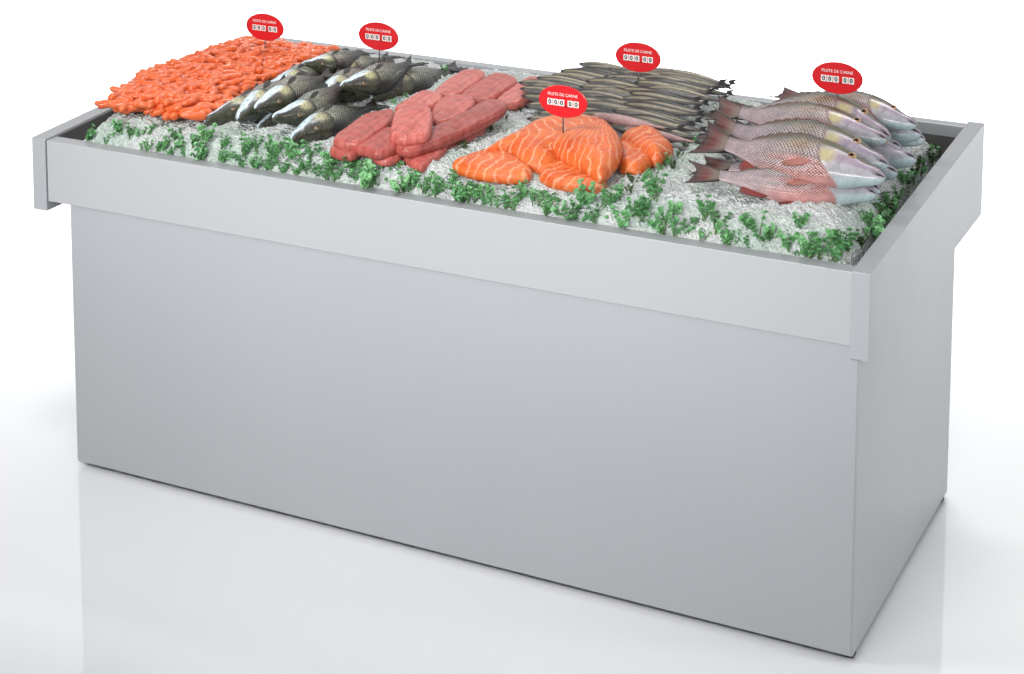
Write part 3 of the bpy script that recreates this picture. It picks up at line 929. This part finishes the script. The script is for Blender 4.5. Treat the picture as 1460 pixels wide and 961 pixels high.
for i in range(nq):
    for j in range(nr_):
        q = (i + .5 + random.uniform(-.42, .42)) / nq
        r = (j + .5 + random.uniform(-.42, .42) + (.5 if i % 2 else 0) * .6) / nr_
        q = min(.995, max(.005, q)); r = min(.995, max(.005, r))
        z = 1.028 + .022 * math.sin(math.pi * min(1, max(0, r))) ** .6 * min(1, q * 6, (1 - q) * 8 + .3) + random.uniform(-.006, .010)
        p = heap_point(q, r, z)
        o = link('shrimp', SHM[random.randrange(5)])
        o.location = p
        o.rotation_euler = (R(random.gauss(0, 14)), R(random.gauss(0, 7)), R(random.gauss(52, 24) + random.choice((0, 180))))
        o.scale = (random.uniform(.9, 1.15),) * 3
        tag(o, 'orange pink cooked shrimp in the heap at the left end', 'shrimp', SHG)
V, Fc, P = [], [], []
for i in range(420):
    q, r = random.uniform(.01, .99), random.uniform(.02, .98)
    z = 1.008 + .018 * math.sin(math.pi * r) ** .6 + random.uniform(-.004, .006)
    p = Vector(heap_point(q, r, z))
    v, f_, p_ = SHV[random.randrange(5)]
    m = Matrix.Translation(p) @ Matrix.Rotation(R(random.uniform(0, 360)), 4, 'Z') @ Matrix.Rotation(R(random.gauss(0, 25)), 4, 'X')
    b = len(V)
    V += [m @ Vector(x) for x in v]; Fc += [tuple(a + b for a in q_) for q_ in f_]; P.append(p_)
o = link('shrimp_underlayer', mesh('shrimp_underlayer', V, Fc, MAT['shrimp'], True, None, np.vstack(P)))
tag(o, 'lower layer of orange shrimp seen between the ones on top', 'shrimp', None, 'stuff')

# ------------------------------------------------------------------ parsley
def sprig_meshes(seed, h, nb):
    rr = random.Random(seed)
    SV, SF, LV, LF = [], [], [], []
    def add(dst, dstf, v, f_):
        b = len(dst); dst += [tuple(x) for x in v]; dstf += [tuple(a + b for a in q) for q in f_]
    def leaf(c, d, size):
        d = np.array(d, float); d /= np.linalg.norm(d)
        up = np.array([rr.uniform(-.5, .5), rr.uniform(-.9, .1), rr.uniform(.4, 1)])
        s = np.cross(d, up); s /= np.linalg.norm(s); nrm = np.cross(s, d)
        c = np.array(c)
        # lobed outline: three toothed lobes
        ol = [(0, 0), (.20, .28), (.10, .46), (.34, .50), (.40, .68), (.58, .46), (.72, .40), (.80, .22), (1.0, 0)]
        rt = [(a, b) for a, b in ol]; lf = [(a, -b) for a, b in ol[-2:0:-1]]
        pts = rt + lf
        v = [c + d * .45 * size + nrm * (-.10 * size)]
        for a, b in pts:
            v.append(c + d * a * size + s * b * size * 1.15 + nrm * (.12 * size * abs(b) * 2 - .10 * size * a + rr.uniform(-.03, .03) * size))
        n = len(pts)
        add(LV, LF, v, [(0, 1 + i, 1 + (i + 1) % n) for i in range(n)])
    for b_ in range(nb):
        az = rr.uniform(0, 2 * math.pi); lean = rr.uniform(.10, .60)
        ln = h * rr.uniform(.55, 1.0)
        base = np.array([rr.uniform(-.004, .004), rr.uniform(-.004, .004), -.012])
        dirv = np.array([math.cos(az) * lean, math.sin(az) * lean, 1.0]); dirv /= np.linalg.norm(dirv)
        pts = [base + dirv * ln * q + np.array([0, 0, -.25 * ln * q * q * lean]) for q in np.linspace(0, 1, 5)]
        v, f_ = tube(pts, [.0011, .001, .0009, .0008, .0006], 5)
        add(SV, SF, v, f_)
        for q, k_ in ((1.0, 7), (.75, 6), (.5, 5)):
            c = pts[int(q * 4)]
            for m in range(k_):
                a2 = az + rr.uniform(-2.2, 2.2)
                leaf(c, (math.cos(a2), math.sin(a2), rr.uniform(-.25, .8)), h * rr.uniform(.085, .155))
    return SV, SF, LV, LF
SPR = []
for i, (h, nb) in enumerate(((.060, 6), (.052, 5), (.066, 6), (.046, 5), (.056, 7), (.040, 4))):
    sv, sf, lv, lf = sprig_meshes(100 + i, h, nb)
    SPR.append((mesh('stem', sv, sf, MAT['stem']), mesh('foliage', lv, lf, MAT['leaf'], False), mesh('foliage', lv, lf, MAT['leaf_dark'], False)))
def sprig(u, v, scale, dark, label, group, zoff=0.0, var=None):
    z = .98
    for _ in range(12):                                    # walk the ray down to the ice surface
        p = at(u, v, z)
        z = .5 * z + .5 * (ice_z(p[0], min(max(p[1], .045), 1.08)) + zoff)
    p = at(u, v, z)
    if p[1] < .048:
        p = at_y(u, v, .050)
    p[0] = min(-.062, max(-2.245, p[0]))
    p[2] = min(p[2], ice_z(p[0], p[1]) + .006 + zoff)
    st, lf, ld = SPR[random.randrange(6) if var is None else var]
    o = link('parsley_sprig', st)
    o.location = p
    o.rotation_euler = (R(random.uniform(0, 34)), R(random.uniform(-16, 16)), R(random.uniform(0, 360)))
    o.scale = (scale * random.uniform(.88, 1.12),) * 3
    tag(o, label, 'parsley', group)
    link('foliage', ld if dark else lf, o)
front = [(124, 188), (140, 178), (128, 196), (152, 200), (172, 184), (184, 198), (206, 190), (205, 210), (228, 203), (250, 196), (262, 212), (288, 222),
         (292, 200), (318, 206), (328, 228), (348, 213), (345, 236), (368, 208), (388, 218), (382, 240), (408, 222), (428, 238), (443, 218), (466, 232),
         (458, 248), (484, 252), (503, 236), (527, 248), (543, 262), (520, 264), (559, 245), (588, 256), (577, 270), (608, 264), (642, 258), (652, 278), (668, 270),
         (697, 280), (706, 292), (736, 265), (732, 284), (770, 282), (792, 296), (817, 312), (836, 285), (862, 290), (882, 278), (916, 298), (936, 280),
         (950, 312), (966, 300), (992, 330), (1006, 305), (1022, 318), (1042, 342), (1066, 318), (1080, 328), (1102, 334), (1126, 356), (1140, 318), (1148, 352),
         (1168, 352), (1187, 336), (1192, 364), (1208, 350)]
for i in range(78):                                        # the low fringe where the ice meets the rail
    u = 112 + i * 14.1 + random.uniform(-5, 5)
    v = (201 + (u - 135) * .1625) if u < 582 else (273 + (u - 582) * .1618)
    front.append((u, v - random.uniform(2, 26)))
n_front = len(front) - 78
for i, (u, v) in enumerate(front):
    sprig(u, v + 4, random.uniform(1.05, 1.5) if i < n_front else random.uniform(.75, 1.1), False, 'green parsley sprig stuck in the ice along the front rail', 'parsley sprigs along the front rail')
right = [(1226, 350), (1232, 332), (1240, 318), (1247, 334), (1254, 305), (1260, 318), (1266, 292), (1272, 302), (1280, 278), (1287, 288), (1292, 264), (1299, 272), (1304, 250), (1311, 256), (1316, 238), (1322, 240), (1326, 226), (1335, 214)]
right += [(a_ + random.uniform(-9, 3), b_ + random.uniform(-6, 8)) for a_, b_ in right]
for u, v in right:
    sprig(u, v, random.uniform(.75, 1.05), random.random() < .3, 'small parsley sprig in the ice along the right end panel', 'parsley sprigs along the right end panel')
for u, v in [(300, 156), (318, 150), (334, 143), (352, 134), (372, 126), (392, 114), (412, 106), (425, 100), (480, 76)]:
    sprig(u, v, random.uniform(.5, .65), True, 'dark parsley sprig between the shrimp heap and the dark fish', 'parsley sprigs between shrimp and dark fish', .01)
for u, v in [(520, 170), (540, 158), (562, 148), (580, 140), (602, 128), (618, 118), (636, 104)]:
    sprig(u, v, random.uniform(.45, .62), random.random() < .5, 'small parsley sprig between the dark fish and pink fillets', 'parsley sprigs between dark fish and fillets')
for u, v in [(622, 216), (640, 208), (655, 210), (668, 196), (682, 190), (692, 178), (700, 186), (720, 170), (744, 158), (750, 146)]:
    sprig(u, v, random.uniform(.5, .7), True, 'dark parsley sprig between the pink fillets and salmon', 'parsley sprigs between fillets and salmon')
for u, v in [(902, 262), (898, 274), (925, 250), (938, 242), (932, 258), (950, 234), (968, 222), (976, 210), (960, 240), (988, 204)]:
    sprig(u, v, random.uniform(.5, .68), random.random() < .7, 'dark parsley sprig between the salmon and red fish tails', 'parsley sprigs between salmon and red fish')

# ------------------------------------------------------------------ price signs
def text_mesh(body, size, ext, bold=0.0):
    cu = bpy.data.curves.new('txt', 'FONT')
    cu.body = body; cu.size = size; cu.extrude = ext; cu.align_x = 'CENTER'; cu.align_y = 'CENTER'; cu.offset = bold
    o = bpy.data.objects.new('txt', cu)
    COL.objects.link(o)
    bpy.context.view_layer.update()
    me = bpy.data.meshes.new_from_object(o.evaluated_get(bpy.context.evaluated_depsgraph_get()))
    bpy.data.objects.remove(o); bpy.data.curves.remove(cu)
    me.transform(Matrix.Rotation(R(90), 4, 'X'))               # stands facing -y
    return me
SW, SH = .0685, .0425
def plate_mesh():
    n = 64; V = []
    prof = [(0, -.0022), (.97, -.0022), (1.0, -.0014), (1.0, .0014), (.97, .0022), (0, .0022)]
    for r, y in prof:
        for j in range(n):
            a = 2 * math.pi * j / n
            V.append((r * SW * math.cos(a), y, r * SH * math.sin(a)))
    return mesh('sign_plate', V, grid_faces(len(prof), n, True, 0, True), MAT['red'], False)
import bmesh
PLATE = plate_mesh()
TXT = text_mesh('FILETE DE CARNE', .0108, .0004, .0)
TXT.materials.clear(); TXT.materials.append(MAT['white'])
ZERO = text_mesh('0', .0165, .0004, .00042)
def tile_mesh():
    bm = box(-.0074, .0074, -.0006, .0006, -.0085, .0085, .0003, 1)
    plate_faces = set(bm.faces)
    for f_ in plate_faces:
        f_.material_index = 0
    m2 = ZERO.copy(); m2.transform(Matrix.Translation((0, -.0011, -.0002)))
    bm.from_mesh(m2)
    for f_ in bm.faces:
        if f_ not in plate_faces:
            f_.material_index = 1
    me = bpy.data.meshes.new('digit_tile'); bm.to_mesh(me); bm.free()
    me.materials.append(MAT['white']); me.materials.append(MAT['black'])
    return me
TILE = tile_mesh()
def dot_mesh():
    v, f_ = tube([(0, -.0008, 0), (0, .0008, 0)], [.0021, .0021], 14)
    return mesh('decimal_point', v, f_, MAT['dot'], False)
DOT = dot_mesh()
signs = [((378, 72), (378, 38.5), 1.055, 'oval red price sign on a stick stuck in the shrimp'),
         ((541, 81), (540, 51.5), 1.085, 'oval red price sign standing above the dark fish'),
         ((910, 118), (910, 81.5), 1.090, 'oval red price sign stuck in the slim fish pile'),
         ((803, 178), (803, 144.5), 1.100, 'oval red price sign stuck in the orange salmon heap'),
         ((1194, 143), (1194, 111), 1.145, 'oval red price sign standing above the red fish')]
for (bu, bv), (pu, pv), zb, lab in signs:
    b = at(bu, bv, zb)
    c = at_y(pu, pv, b[1] - .004)
    o = root('price_sign', lab, 'price sign', 'red oval price signs', Matrix.Translation(Vector((b[0], b[1], zb))))
    v, f_ = tube([(0, 0, -.035), (0, 0, c[2] - zb)], [.0021, .0021], 10)
    link('stick', mesh('stick', v, f_, MAT['stick'], True), o)
    pl = link('sign_plate', PLATE, o)
    pl.location = (c[0] - b[0], -.0048, c[2] - zb)
    t_ = link('lettering', TXT, pl); t_.location = (0, -.0028, .0175)
    for x in (-.0345, -.0178, -.0011, .0232, .0399):
        d_ = link('digit_tile', TILE, pl); d_.location = (x - .0015, -.0030, -.0035)
    d_ = link('decimal_point', DOT, pl); d_.location = (.0098, -.0032, -.0118)

# ------------------------------------------------------------------ render settings
SC.view_settings.view_transform = 'Standard'
SC.view_settings.look = 'None'
SC.view_settings.exposure = 0.0
SC.view_settings.gamma = 1.0
SC.render.engine = 'CYCLES'
SC.cycles.max_bounces = 6
SC.cycles.diffuse_bounces = 4
SC.cycles.use_denoising = True
